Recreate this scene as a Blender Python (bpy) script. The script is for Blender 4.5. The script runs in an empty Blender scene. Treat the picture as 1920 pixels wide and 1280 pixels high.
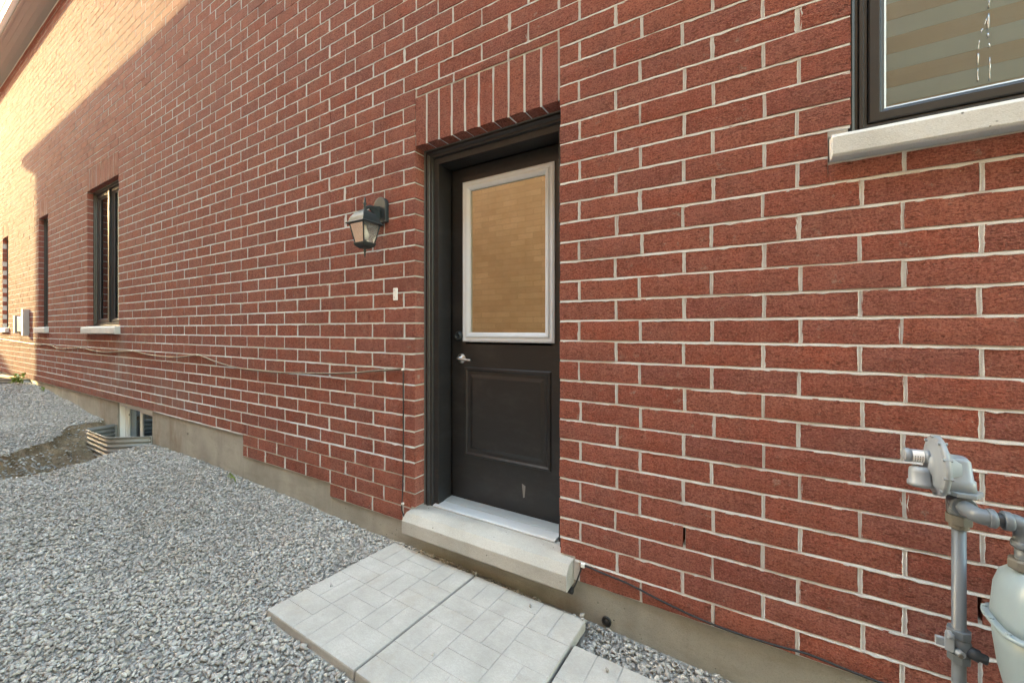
import bpy, bmesh, math, random
import numpy as np
from mathutils import Vector, Matrix, noise as mnoise
random.seed(7); rng = np.random.default_rng(7)
S = bpy.context.scene
COL = S.collection
R = math.radians

# ------------------------------------------------------------------ camera, sky, sun, exposure
CAMZ, CAMD, YAW = 1.40, 1.90, 30.7
cam = bpy.data.cameras.new('camera'); co = bpy.data.objects.new('camera', cam); COL.objects.link(co)
cam.sensor_width = 36.0; cam.lens = 748.0 / 1920 * 36; cam.shift_y = -22.0 / 1920
cam.clip_start = 0.02; cam.clip_end = 2000
co.location = (0, -CAMD, CAMZ); co.rotation_euler = (R(90), 0, R(YAW))
S.camera = co

TO_SUN = Vector((-3.0, -1.0, 1.0)).normalized()
ELEV = math.asin(TO_SUN.z)
W = bpy.data.worlds.new('World'); S.world = W; W.use_nodes = True
wn = W.node_tree; bg = wn.nodes['Background']
sky = wn.nodes.new('ShaderNodeTexSky'); sky.sky_type = 'NISHITA'; sky.sun_disc = False
sky.sun_elevation = ELEV; sky.sun_rotation = math.atan2(TO_SUN.x, TO_SUN.y)
sky.dust_density = 2.0; sky.ozone_density = 2.0; sky.air_density = 2.2
wn.links.new(sky.outputs[0], bg.inputs[0]); bg.inputs[1].default_value = 0.15
sl = bpy.data.lights.new('sun', 'SUN'); so = bpy.data.objects.new('sun', sl); COL.objects.link(so)
sl.energy = 2.0; sl.angle = R(0.55); sl.color = (1.0, 0.76, 0.36)
so.rotation_euler = (-TO_SUN).to_track_quat('-Z', 'Y').to_euler(); so.location = (-20, -20, 20)
S.view_settings.view_transform = 'Standard'; S.view_settings.look = 'None'
S.view_settings.exposure = 4.3; S.view_settings.gamma = 1.0
S.render.engine = 'CYCLES'
S.cycles.use_denoising = True; S.cycles.max_bounces = 8; S.cycles.diffuse_bounces = 5
S.cycles.transparent_max_bounces = 16; S.cycles.sample_clamp_indirect = 6.0

# ------------------------------------------------------------------ materials
def N(nt, typ, **kw):
    n = nt.nodes.new(typ)
    for k, v in kw.items():
        if k in n.inputs: n.inputs[k].default_value = v
        else: setattr(n, k, v)
    return n
def base_mat(name, col=(.5,.5,.5), rough=.6, metal=0., spec=.5):
    m = bpy.data.materials.new(name); m.use_nodes = True
    b = m.node_tree.nodes['Principled BSDF']
    b.inputs['Base Color'].default_value = (*col, 1); b.inputs['Roughness'].default_value = rough
    b.inputs['Metallic'].default_value = metal; b.inputs['Specular IOR Level'].default_value = spec
    return m, m.node_tree, b
def pos(nt, scale=(1,1,1)):
    g = N(nt, 'ShaderNodeNewGeometry'); mp = N(nt, 'ShaderNodeMapping'); mp.inputs['Scale'].default_value = scale
    nt.links.new(g.outputs['Position'], mp.inputs['Vector']); return mp.outputs[0]
def noise(nt, vec, scale, detail=4, rough=.55, dist=0.):
    n = N(nt, 'ShaderNodeTexNoise'); n.inputs['Scale'].default_value = scale; n.inputs['Detail'].default_value = detail
    n.inputs['Roughness'].default_value = rough; n.inputs['Distortion'].default_value = dist
    nt.links.new(vec, n.inputs['Vector']); return n.outputs[0]
def ramp(nt, fac, stops):
    r = N(nt, 'ShaderNodeValToRGB'); e = r.color_ramp.elements
    while len(e) < len(stops): e.new(.5)
    for i, (p, c) in enumerate(stops):
        e[i].position = p; e[i].color = (*c, 1) if len(c) == 3 else c
    nt.links.new(fac, r.inputs[0]); return r.outputs[0]
def g3(v): return (v, v, v)
def mix(nt, fac, a, b, mode='MIX'):
    m = N(nt, 'ShaderNodeMix', data_type='RGBA', blend_type=mode)
    for s, v in ((m.inputs[0], fac), (m.inputs[6], a), (m.inputs[7], b)):
        if isinstance(v, (int, float)): s.default_value = v
        elif isinstance(v, tuple): s.default_value = (*v, 1)
        else: nt.links.new(v, s)
    return m.outputs[2]
def math_(nt, op, a, b=0.):
    m = N(nt, 'ShaderNodeMath', operation=op)
    for s, v in ((m.inputs[0], a), (m.inputs[1], b)):
        if isinstance(v, (int, float)): s.default_value = v
        else: nt.links.new(v, s)
    return m.outputs[0]
def bump(nt, b, h, strength=.5, dist=.003):
    bp = N(nt, 'ShaderNodeBump'); bp.inputs['Strength'].default_value = strength; bp.inputs['Distance'].default_value = dist
    nt.links.new(h, bp.inputs['Height']); nt.links.new(bp.outputs[0], b.inputs['Normal'])
def attr(nt, name):
    a = N(nt, 'ShaderNodeAttribute'); a.attribute_name = name; return a.outputs['Fac']

def runoff(nt, spots=((-7.15, .30, .95, .42, 1.0), (-5.7, .8, .62, .28, .7), (-7.9, .9, .6, .2, .6))):
    g = N(nt, 'ShaderNodeNewGeometry'); sx = N(nt, 'ShaderNodeSeparateXYZ'); nt.links.new(g.outputs['Position'], sx.inputs[0])
    def spot(cx, wx, cz, wz):
        a = math_(nt, 'POWER', math_(nt, 'DIVIDE', math_(nt, 'SUBTRACT', sx.outputs[0], cx), wx), 2.0); b = math_(nt, 'POWER', math_(nt, 'DIVIDE', math_(nt, 'SUBTRACT', sx.outputs[2], cz), wz), 2.0)
        return math_(nt, 'EXPONENT', math_(nt, 'MULTIPLY', math_(nt, 'ADD', a, b), -1.0))
    t = 0.0
    for q in spots: t = math_(nt, 'ADD', t, math_(nt, 'MULTIPLY', spot(*q[:4]), q[4]))
    n = noise(nt, pos(nt, (6, 6, 2.2)), 1.0, 6, .7); return math_(nt, 'MINIMUM', math_(nt, 'MULTIPLY', t, ramp(nt, n, [(.36, g3(0)), (.68, g3(.85))])), .7)
def make_brick():
    m, nt, b = base_mat('red_brick', rough=.95, spec=.15); b.inputs['Diffuse Roughness'].default_value = 1.0
    oi = N(nt, 'ShaderNodeObjectInfo')
    rnd = math_(nt, 'FRACT', math_(nt, 'ADD', oi.outputs['Random'], attr(nt, 'bv')))
    col = ramp(nt, rnd, [(0, (.36,.105,.078)), (.2, (.44,.130,.088)), (.45, (.40,.138,.110)), (.7, (.46,.152,.104)), (.9, (.38,.130,.108)), (1, (.33,.102,.082))])
    pv = pos(nt)
    big = noise(nt, pv, 7.0, 3); col = mix(nt, ramp(nt, big, [(.35, g3(0)), (.7, g3(.55))]), col, (.34,.165,.142))
    # vertical drag bands and torn velour streaks
    band = noise(nt, pos(nt, (34, 34, 5)), 1.0, 2); col = mix(nt, ramp(nt, band, [(.45, g3(0)), (.72, g3(.35))]), col, (.21,.075,.055))
    st = noise(nt, pos(nt, (42, 42, 125)), 1.0, 6, .68, 1.6); col = mix(nt, ramp(nt, st, [(.35, g3(.9)), (.50, g3(0))]), col, (.13,.045,.034)); col = mix(nt, ramp(nt, st, [(.54, g3(0)), (.68, g3(.4))]), col, (.55,.25,.18))
    fine = noise(nt, pv, 420, 3, .7); col = mix(nt, ramp(nt, fine, [(.35, g3(.35)), (.5, g3(0)), (.70, g3(.0)), (.8, g3(.5))]), col, mix(nt, ramp(nt, fine, [(.45, g3(0)), (.55, g3(1))]), (.09,.035,.028), (.30,.14,.10)))
    # mortar smears and chalk specks
    sm = noise(nt, pv, 16, 6, .72); col = mix(nt, ramp(nt, sm, [(.61, g3(0)), (.72, g3(.65))]), col, (.42,.36,.32))
    sp = noise(nt, pv, 130, 2, .5); col = mix(nt, ramp(nt, sp, [(.735, g3(0)), (.765, g3(.7))]), col, (.55,.48,.42))
    mid = noise(nt, pv, 150, 3, .65); col = mix(nt, ramp(nt, mid, [(.33, g3(.75)), (.46, g3(0))]), col, (.15,.055,.042)); col = mix(nt, ramp(nt, mid, [(.54, g3(0)), (.68, g3(.5))]), col, (.56,.28,.21))  # pits darkened and ridges lightened in colour to strengthen the relief shading
    # pale lime run-off below the tall window and mud splash above the basement window
    col = mix(nt, runoff(nt), col, (.36,.30,.27))
    nt.links.new(col, b.inputs['Base Color'])
    rough_patch = ramp(nt, noise(nt, pv, 5.5, 2), [(.4, g3(.25)), (.65, g3(1.0))])
    h = math_(nt, 'ADD', math_(nt, 'MULTIPLY', math_(nt, 'MULTIPLY', st, rough_patch), 1.6), math_(nt, 'ADD', math_(nt, 'MULTIPLY', fine, .35), math_(nt, 'MULTIPLY', mid, .8)))
    bump(nt, b, h, 1.0, .016); return m
def make_mortar():
    m, nt, b = base_mat('mortar', rough=.95, spec=.15); b.inputs['Diffuse Roughness'].default_value = 1.0; pv = pos(nt)
    n = noise(nt, pv, 9, 5); f = noise(nt, pv, 300, 3, .7)
    col = mix(nt, n, (.53,.53,.53), (.71,.71,.715)); col = mix(nt, ramp(nt, f, [(.3, g3(.35)), (.5, g3(0))]), col, (.26,.24,.20))
    nt.links.new(col, b.inputs['Base Color']); bump(nt, b, math_(nt, 'ADD', f, math_(nt, 'MULTIPLY', noise(nt, pv, 45, 3), 1.5)), .6, .004); return m
def make_concrete(name, c0, c1, dark, pits=True, streak=.35, speck=0., bs=.4):
    m, nt, b = base_mat(name, rough=.9, spec=.3); pv = pos(nt)
    n = noise(nt, pv, 2.2, 6, .6); col = mix(nt, ramp(nt, n, [(.3, g3(0)), (.7, g3(1))]), c0, c1)
    s = noise(nt, pos(nt, (5, 5, .8)), 1.0, 5, .6); col = mix(nt, ramp(nt, s, [(.52, g3(0)), (.75, g3(streak))]), col, dark)
    f = noise(nt, pv, 240, 3, .7); col = mix(nt, ramp(nt, f, [(.3, g3(.4)), (.5, g3(0))]), col, dark)
    if speck: col = mix(nt, ramp(nt, noise(nt, pv, 330, 2, .6), [(.6, g3(0)), (.68, g3(speck))]), col, tuple(min(.8, v * 1.5) for v in c1))
    h = math_(nt, 'ADD', f, math_(nt, 'MULTIPLY', noise(nt, pv, 30, 4), 1.3))
    if pits:
        v = N(nt, 'ShaderNodeTexVoronoi'); v.inputs['Scale'].default_value = 26; nt.links.new(pv, v.inputs['Vector'])
        p = ramp(nt, v.outputs['Distance'], [(.05, g3(1)), (.13, g3(0))])
        gate = ramp(nt, noise(nt, pv, 4.5, 2), [(.5, g3(0)), (.6, g3(1))])
        p = mix(nt, 1.0, p, gate, 'MULTIPLY'); col = mix(nt, p, col, tuple(v * .3 for v in dark))
        h = math_(nt, 'SUBTRACT', h, math_(nt, 'MULTIPLY', p, 2.0))
    nt.links.new(col, b.inputs['Base Color']); bump(nt, b, h, bs, .004); return m
def make_foundation():
    m = make_concrete('foundation_concrete', (.25,.247,.225), (.39,.382,.345), (.14,.135,.115)); nt = m.node_tree; b = nt.nodes['Principled BSDF']
    src = b.inputs['Base Color'].links[0].from_socket
    # rusty brown run marks beside the basement window
    r = runoff(nt, [(-7.92, .16, .22, .28, 1.0), (-5.50, .20, .20, .30, 1.0), (-6.0, .12, .1, .3, .8), (-.80, .10, -.02, .06, .8)]); col = mix(nt, r, src, (.155,.095,.055)); col = mix(nt, ramp(nt, noise(nt, pos(nt, (.8, 1, 2.5)), 3.0, 6, .7), [(.5, g3(0)), (.7, g3(.45))]), col, (.19,.185,.15))
    nt.links.new(col, b.inputs['Base Color']); return m
def make_stone():
    m, nt, b = base_mat('limestone_gravel', rough=.9, spec=.3); pv = pos(nt); a = attr(nt, 'gc')
    col = ramp(nt, a, [(0, (.22,.215,.207)), (.3, (.335,.325,.315)), (.6, (.43,.42,.405)), (.85, (.56,.55,.53)), (1, (.44,.41,.365))])
    n = noise(nt, pv, 90, 4, .7); col = mix(nt, ramp(nt, n, [(.3, g3(.5)), (.55, g3(0))]), col, (.15,.145,.14)); col = mix(nt, ramp(nt, noise(nt, pv, 1.6, 4, .65), [(.48, g3(0)), (.72, g3(.55))]), col, (.27,.245,.215))
    nt.links.new(col, b.inputs['Base Color']); bump(nt, b, noise(nt, pv, 260, 3, .7), .5, .003); return m
def make_ground():
    m, nt, b = base_mat('gravel_dust_and_soil', rough=.97, spec=.15); pv = pos(nt)
    d = attr(nt, 'dirt')
    gr = mix(nt, noise(nt, pv, 60, 5, .7), (.20,.195,.185), (.44,.43,.41))
    n = noise(nt, pv, 5.5, 6, .7); so_ = mix(nt, ramp(nt, n, [(.3, g3(0)), (.7, g3(1))]), (.15,.115,.08), (.40,.31,.21))
    so_ = mix(nt, ramp(nt, noise(nt, pv, 55, 4, .7), [(.3, g3(.6)), (.55, g3(0))]), so_, (.085,.068,.048))
    gs = attr(nt, 'turf'); tf = mix(nt, noise(nt, pv, 3, 6, .7), (.045,.07,.02), (.10,.10,.045))
    col = mix(nt, d, gr, so_); col = mix(nt, gs, col, tf); nt.links.new(col, b.inputs['Base Color'])
    bump(nt, b, math_(nt, 'ADD', noise(nt, pv, 40, 6, .7), noise(nt, pv, 160, 3)), .9, .012); return m
def make_paver():
    m, nt, b = base_mat('cast_concrete_slab', rough=.9, spec=.25); pv = pos(nt)
    n = noise(nt, pv, 5, 6, .65); col = mix(nt, ramp(nt, n, [(.35, g3(0)), (.65, g3(1))]), (.36,.358,.345), (.455,.452,.44))
    v = noise(nt, pos(nt, (28, 52, 28)), 1.0, 6, .75, 1.4); col = mix(nt, ramp(nt, v, [(.455, g3(0)), (.5, g3(.45)), (.545, g3(0))]), col, (.28,.27,.25))
    st = noise(nt, pv, 3.2, 4, .7); col = mix(nt, ramp(nt, st, [(.56, g3(0)), (.76, g3(.55))]), col, (.35,.31,.25)); col = mix(nt, ramp(nt, noise(nt, pv, 11, 6, .75), [(.58, g3(0)), (.72, g3(.4))]), col, (.27,.26,.245))
    f = noise(nt, pv, 380, 3, .7); col = mix(nt, ramp(nt, f, [(.28, g3(.4)), (.45, g3(0))]), col, (.27,.26,.245))
    nt.links.new(col, b.inputs['Base Color'])
    bump(nt, b, math_(nt, 'ADD', math_(nt, 'MULTIPLY', v, 1.2), math_(nt, 'MULTIPLY', f, .6)), .35, .004); return m
def make_paint(name, col, rough, wear=(.3,.3,.3), amt=.3, spec=.5, metal=0., bscale=60, wscale=14, dust=None):
    m, nt, b = base_mat(name, col, rough, metal, spec); pv = pos(nt)
    n = noise(nt, pv, wscale, 6, .75); c = mix(nt, ramp(nt, n, [(.60, g3(0)), (.74, g3(amt))]), col, wear)
    if dust:
        c = mix(nt, ramp(nt, noise(nt, pos(nt, (3, 3, 7)), 1.0, 6, .75), [(.50, g3(0)), (.75, g3(dust))]), c, (.16,.155,.15))
        c = mix(nt, ramp(nt, noise(nt, pos(nt, (90, 90, 6)), 1.0, 3, .6, .6), [(.75, g3(0)), (.77, g3(.3))]), c, (.12,.12,.12))
    nt.links.new(c, b.inputs['Base Color'])
    rr = N(nt, 'ShaderNodeMapRange'); rr.inputs['To Min'].default_value = rough * .75; rr.inputs['To Max'].default_value = min(1, rough * 1.35)
    nt.links.new(noise(nt, pv, 8, 5, .7), rr.inputs['Value']); nt.links.new(rr.outputs[0], b.inputs['Roughness'])
    bump(nt, b, noise(nt, pv, bscale, 3), .12, .002); return m
def make_glass(name, fac, tint=(.75,.78,.78), refl=(1,1,1), rough=.0):
    m = bpy.data.materials.new(name); m.use_nodes = True; nt = m.node_tree; nt.nodes.clear()
    o = N(nt, 'ShaderNodeOutputMaterial'); mx = N(nt, 'ShaderNodeMixShader'); t = N(nt, 'ShaderNodeBsdfTransparent'); g = N(nt, 'ShaderNodeBsdfGlossy')
    t.inputs[0].default_value = (*tint, 1); g.inputs[0].default_value = (*refl, 1); g.inputs['Roughness'].default_value = rough
    lw = N(nt, 'ShaderNodeFresnel'); lw.inputs[0].default_value = 1.5
    f = math_(nt, 'MAXIMUM', math_(nt, 'MULTIPLY', lw.outputs[0], 1.6), fac)
    f = math_(nt, 'MINIMUM', f, 1.0)
    pv = pos(nt); bp = N(nt, 'ShaderNodeBump'); bp.inputs['Strength'].default_value = .012; bp.inputs['Distance'].default_value = .01
    nt.links.new(noise(nt, pv, 3.5, 1), bp.inputs['Height']); nt.links.new(bp.outputs[0], g.inputs['Normal'])
    nt.links.new(f, mx.inputs[0]); nt.links.new(t.outputs[0], mx.inputs[1]); nt.links.new(g.outputs[0], mx.inputs[2]); nt.links.new(mx.outputs[0], o.inputs[0]); return m
def make_neighbour():
    m, nt, b = base_mat('buff_brick_next_door', rough=.95, spec=.2); pv = pos(nt)
    sx = N(nt, 'ShaderNodeSeparateXYZ'); nt.links.new(pv, sx.inputs[0]); cx = N(nt, 'ShaderNodeCombineXYZ')
    nt.links.new(math_(nt, 'ADD', sx.outputs[0], sx.outputs[1]), cx.inputs[0]); nt.links.new(sx.outputs[2], cx.inputs[1])
    t = N(nt, 'ShaderNodeTexBrick'); t.inputs['Scale'].default_value = 1.0; t.inputs['Brick Width'].default_value = .3; t.inputs['Row Height'].default_value = .101
    t.inputs['Mortar Size'].default_value = .006; t.inputs['Color1'].default_value = (.72,.47,.30,1); t.inputs['Color2'].default_value = (.60,.38,.24,1); t.inputs['Mortar'].default_value = (.54,.345,.215,1)
    nt.links.new(cx.outputs[0], t.inputs['Vector'])
    n = noise(nt, pv, 3, 5); c = mix(nt, ramp(nt, n, [(.4, g3(0)), (.8, g3(.4))]), t.outputs[0], (.42,.26,.13)); nt.links.new(c, b.inputs['Base Color'])
    bump(nt, b, t.outputs[1], -.6, .006); return m

M = {}
M['brick'] = make_brick(); M['mortar'] = make_mortar()
M['foundation'] = make_foundation()
M['door_sill'] = make_concrete('precast_door_sill', (.34,.335,.312), (.46,.455,.435), (.22,.205,.175), True, .35, .5)
M['win_sill'] = make_concrete('precast_window_sill', (.45,.46,.455), (.58,.59,.59), (.30,.30,.29), True, .2, .3)
M['stone'] = make_stone(); M['ground'] = make_ground(); M['paver'] = make_paver()
M['black'] = make_paint('black_paint', (.017,.0165,.0175), .34, (.06,.06,.06), .5, dust=.12)
M['blackframe'] = make_paint('black_frame_paint', (.019,.019,.021), .38, (.07,.07,.07), .4, dust=.10)
M['caulk'] = make_paint('grey_caulk', (.10,.105,.105), .6, (.2,.2,.2), .4)
M['lite'] = make_paint('pale_grey_lite_frame', (.66,.725,.79), .45, (.35,.36,.38), .2)
M['white'] = make_paint('white_vinyl', (.80,.82,.83), .4, (.5,.48,.44), .3)
M['threshold'] = make_paint('aluminium_threshold', (.66,.69,.71), .38, (.42,.43,.43), .45, .5, .15)
M['sweep'] = make_paint('grey_threshold_strip', (.42,.45,.45), .5, (.28,.29,.29), .6, .5, .1, 200, 30)
M['chrome'] = make_paint('satin_nickel', (.55,.53,.50), .3, (.35,.33,.3), .3, .5, 1.0)
M['lampmetal'] = make_paint('dark_cast_lantern_metal', (.017,.023,.026), .48, (.07,.09,.10), .5)
M['gas'] = make_paint('grey_gas_pipe_paint', (.125,.150,.180), .36, (.20,.22,.24), .45)
M['gasmid'] = make_paint('pale_grey_regulator_paint', (.25,.285,.325), .34, (.38,.41,.44), .5)
M['meter'] = make_paint('pale_blue_grey_meter_paint', (.25,.325,.37), .35, (.36,.41,.43), .35)
M['rust'] = make_paint('rusty_nut', (.13,.125,.11), .6, (.22,.10,.04), .8)
M['galv'] = make_paint('galvanised_steel', (.27,.275,.27), .5, (.13,.10,.07), .9, .5, .35)
M['utility'] = make_paint('utility_grey', (.11,.11,.115), .45, (.2,.2,.2), .4)
M['soffit'] = make_paint('grey_soffit', (.30,.285,.285), .6, (.35,.34,.34), .3)
M['gutter'] = make_paint('white_gutter', (.62,.65,.70), .4, (.5,.5,.5), .3)
M['shingle'] = make_paint('roof_shingle', (.09,.085,.08), .95, (.05,.05,.05), .6)
M['cable'] = make_paint('brown_cable', (.10,.078,.058), .6, (.25,.2,.15), .4)
M['cableblack'] = make_paint('black_cable', (.018,.019,.022), .45, (.08,.08,.08), .4)
M['conduit'] = make_paint('dark_grey_conduit', (.035,.04,.05), .45, (.1,.1,.1), .4)
M['leaf'] = make_paint('green_leaf', (.16,.24,.025), .5, (.20,.24,.04), .6)
M['wood'] = make_paint('weathered_board', (.26,.13,.06), .8, (.16,.09,.05), .6)
M['room'] = make_paint('room_wall', (.10,.10,.10), .9)
M['blindpale'] = make_paint('pale_blind_fabric', (.68,.72,.72), .9, (.36,.38,.38), .3)
M['blindgrey'] = make_paint('grey_blind_fabric', (.46,.54,.60), .9, (.36,.38,.38), .3)
M['blindbrown'] = make_paint('brown_blind_fabric', (.46,.38,.31), .9, (.24,.15,.09), .3)
M['label'] = make_paint('white_label', (.72,.73,.73), .5, (.5,.5,.5), .2)
M['scrape'] = make_paint('scraped_primer', (.22,.22,.21), .6)
M['ink'] = make_paint('label_ink', (.05,.05,.055), .6)
M['bulb'] = make_paint('white_bulb', (.85,.85,.83), .25)
M['dark'] = make_paint('deep_shadowed_cavity', (.02,.018,.016), .95)
M['doorglass'] = make_glass('door_glass', .42, (.6,.6,.55), (1, .90, .66), .012)
M['winglass'] = make_glass('window_glass', .10, (.8,.82,.82), (.60,.68,.76)); M['kitchenglass'] = make_glass('kitchen_glass', .05, (.92,.95,.95), (.62,.78,.95))
def make_milky():
    m = make_glass('lantern_glass', .06, (.95,.94,.90), rough=.1); nt = m.node_tree; o = nt.nodes['Material Output']
    src = o.inputs[0].links[0].from_socket; tr = N(nt, 'ShaderNodeBsdfTranslucent'); tr.inputs[0].default_value = (.78,.84,.90,1); df = N(nt, 'ShaderNodeBsdfDiffuse'); df.inputs[0].default_value = (.56,.62,.68,1)
    a = N(nt, 'ShaderNodeMixShader'); a.inputs[0].default_value = .5; nt.links.new(tr.outputs[0], a.inputs[1]); nt.links.new(df.outputs[0], a.inputs[2])
    b = N(nt, 'ShaderNodeMixShader'); f = math_(nt, 'ADD', math_(nt, 'MULTIPLY', noise(nt, pos(nt), 60, 4), .25), .08); nt.links.new(f, b.inputs[0]); nt.links.new(src, b.inputs[1]); nt.links.new(a.outputs[0], b.inputs[2]); nt.links.new(b.outputs[0], o.inputs[0]); return m
M['lampglass'] = make_milky()
M['drip'] = make_glass('dried_drip', .35, (.95,.95,.93), rough=.25)
M['nbrick'] = make_neighbour(); M['nbrickdark'] = make_paint('dark_far_brick', (.10,.07,.055), .95, (.07,.05,.04), .5)

# ------------------------------------------------------------------ mesh helpers
class MB:
    def __init__(s): s.v = []; s.f = []; s.sm = []
    def add(s, vs, fs, smooth=False):
        o = len(s.v); s.v += [tuple(v) for v in vs]; s.f += [tuple(i + o for i in f) for f in fs]; s.sm += [smooth] * len(fs); return s
    def box(s, a, b):
        (x0,y0,z0),(x1,y1,z1) = a, b
        return s.add([(x0,y0,z0),(x1,y0,z0),(x1,y1,z0),(x0,y1,z0),(x0,y0,z1),(x1,y0,z1),(x1,y1,z1),(x0,y1,z1)],
              [(0,3,2,1),(4,5,6,7),(0,1,5,4),(1,2,6,5),(2,3,7,6),(3,0,4,7)])
    def obox(s, c, ax, half):     # oriented box
        A = [Vector(a).normalized() for a in ax]; c = Vector(c); vs = []
        for dz in (-1,1):
            for dx, dy in ((-1,-1),(1,-1),(1,1),(-1,1)): vs.append(c + A[0]*dx*half[0] + A[1]*dy*half[1] + A[2]*dz*half[2])
        return s.add(vs, [(0,3,2,1),(4,5,6,7),(0,1,5,4),(1,2,6,5),(2,3,7,6),(3,0,4,7)])
    def prism(s, poly, x0, x1, nseg=1, jit=0.):   # poly in (y,z), extruded along x
        n = len(poly); vs = []; fs = []
        for k in range(nseg + 1):
            x = x0 + (x1 - x0) * k / nseg
            vs += [(x, y + random.uniform(-jit, jit), z + random.uniform(-jit, jit)) for y, z in poly]
        for k in range(nseg):
            fs += [(k*n+i, k*n+(i+1)%n, (k+1)*n+(i+1)%n, (k+1)*n+i) for i in range(n)]
        fs += [tuple(range(n))[::-1], tuple(nseg*n + i for i in range(n))]
        return s.add(vs, fs)
    def ring(s, x0, x1, z0, z1, prof, close=True):   # mitred frame in the xz plane; prof = [(inset, y)]
        vs = []; n = len(prof)
        for d, y in prof: vs += [(x0+d,y,z0+d),(x1-d,y,z0+d),(x1-d,y,z1-d),(x0+d,y,z1-d)]
        fs = []
        for k in range(n if close else n - 1):
            a, b = k*4, ((k+1) % n)*4
            fs += [(a+i, a+(i+1)%4, b+(i+1)%4, b+i) for i in range(4)]
        return s.add(vs, fs)
    def lathe(s, prof, c, axis=(0,0,1), n=20, smooth=True, caps=True):  # prof [(r, h)]
        ax = Vector(axis).normalized(); t = Vector((1,0,0)) if abs(ax.x) < .8 else Vector((0,1,0))
        u = (t - ax * t.dot(ax)).normalized(); w = ax.cross(u); c = Vector(c); vs = []; fs = []
        for r, h in prof:
            vs += [c + ax*h + (u*math.cos(2*math.pi*i/n) + w*math.sin(2*math.pi*i/n))*max(r, 1e-4) for i in range(n)]
        for k in range(len(prof)-1): fs += [(k*n+i, k*n+(i+1)%n, (k+1)*n+(i+1)%n, (k+1)*n+i) for i in range(n)]
        s.add(vs, fs, smooth)
        if caps:
            m = len(prof)-1; s.add(vs[:n], [tuple(range(n))[::-1]]); s.add(vs[m*n:], [tuple(range(n))])
        return s
    def tube(s, pts, r, n=10, rr=None):
        P = [Vector(p) for p in pts]; vs = []; fs = []; up = None
        for i, p in enumerate(P):
            d = (P[min(i+1, len(P)-1)] - P[max(i-1, 0)]).normalized()
            if up is None:
                t = Vector((0,0,1)) if abs(d.z) < .9 else Vector((1,0,0)); up = (t - d*t.dot(d)).normalized()
            else: up = (up - d*up.dot(d)).normalized()
            w = d.cross(up); q = rr[i] if rr else r
            vs += [p + (up*math.cos(2*math.pi*k/n) + w*math.sin(2*math.pi*k/n))*q for k in range(n)]
        for i in range(len(P)-1): fs += [(i*n+k, i*n+(k+1)%n, (i+1)*n+(k+1)%n, (i+1)*n+k) for k in range(n)]
        s.add(vs, fs, True); s.add(vs[:n], [tuple(range(n))[::-1]]); s.add(vs[-n:], [tuple(range(n))]); return s
    def loft(s, rings, smooth=True, caps=True):
        n = len(rings[0]); vs = [p for r in rings for p in r]
        s.add(vs, [(k*n+i, k*n+(i+1)%n, (k+1)*n+(i+1)%n, (k+1)*n+i) for k in range(len(rings)-1) for i in range(n)], smooth)
        if caps: s.add(rings[0], [tuple(range(n))[::-1]]); s.add(rings[-1], [tuple(range(n))])
        return s
    def mesh(s, name, mat, bevel=0., org=(0,0,0), seg=2):
        me = bpy.data.meshes.new(name); me.from_pydata([(x-org[0], y-org[1], z-org[2]) for x,y,z in s.v], [], s.f)
        me.polygons.foreach_set('use_smooth', s.sm)
        bm = bmesh.new(); bm.from_mesh(me); bmesh.ops.remove_doubles(bm, verts=bm.verts, dist=1e-5)
        bmesh.ops.recalc_face_normals(bm, faces=bm.faces)
        if bevel:
            ed = [e for e in bm.edges if len(e.link_faces) == 2 and e.calc_face_angle(0) > .5]
            bmesh.ops.bevel(bm, geom=ed, offset=bevel, segments=seg, profile=.5, affect='EDGES', clamp_overlap=True)
        bm.to_mesh(me); bm.free(); me.materials.append(mat); return me
    def build(s, name, mat, parent=None, bevel=0., seg=2):
        org = wloc(parent)
        o = bpy.data.objects.new(name, s.mesh(name, mat, bevel, org, seg)); COL.objects.link(o)
        if parent: o.parent = parent
        return o
def wloc(o):
    l = Vector((0,0,0))
    while o: l += o.location; o = o.parent
    return l
def thing(name, loc, label, cat, group=None):
    o = bpy.data.objects.new(name, None); COL.objects.link(o); o.location = loc; o.empty_display_size = .1
    return tag(o, label, cat, group)
def tag(o, label, cat, group=None, kind=None):
    if label: o['label'] = label
    if cat: o['category'] = cat
    if group: o['group'] = group
    if kind: o['kind'] = kind
    return o
def bez(pts, n=8):   # smooth polyline through points (catmull-rom)
    P = [Vector(p) for p in pts]; out = []
    for i in range(len(P)-1):
        a, b, c, d = P[max(i-1,0)], P[i], P[i+1], P[min(i+2,len(P)-1)]
        for k in range(n):
            t = k/n; out.append(.5*((2*b)+(c-a)*t+(2*a-5*b+4*c-d)*t*t+(3*b-a-3*c+d)*t**3))
    return out + [P[-1]]

# ------------------------------------------------------------------ ground
def smooth(a, b, t): t = np.clip((t-a)/(b-a), 0, 1); return t*t*(3-2*t)
def vnoise(x, y, s, seed=0):     # cheap smooth value noise
    x = np.asarray(x, float)*s + 37.1*seed; y = np.asarray(y, float)*s + 11.7*seed
    xi, yi = np.floor(x), np.floor(y); fx, fy = x-xi, y-yi; fx = fx*fx*(3-2*fx); fy = fy*fy*(3-2*fy)
    h = lambda a, b: np.modf(np.abs(np.sin(a*127.1 + b*311.7 + seed*7.3)*43758.5453))[0]
    return (h(xi,yi)*(1-fx)+h(xi+1,yi)*fx)*(1-fy) + (h(xi,yi+1)*(1-fx)+h(xi+1,yi+1)*fx)*fy - .5
BX = [-60, -16, -12, -10.44, -8, -6.12, -4.6, -3.45, -2.07, -.5, .5, 60]
BZ = [.40, .40, .345, .285, .13, .035, .045, .003, -.02, -.058, -.09, -.12]
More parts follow.
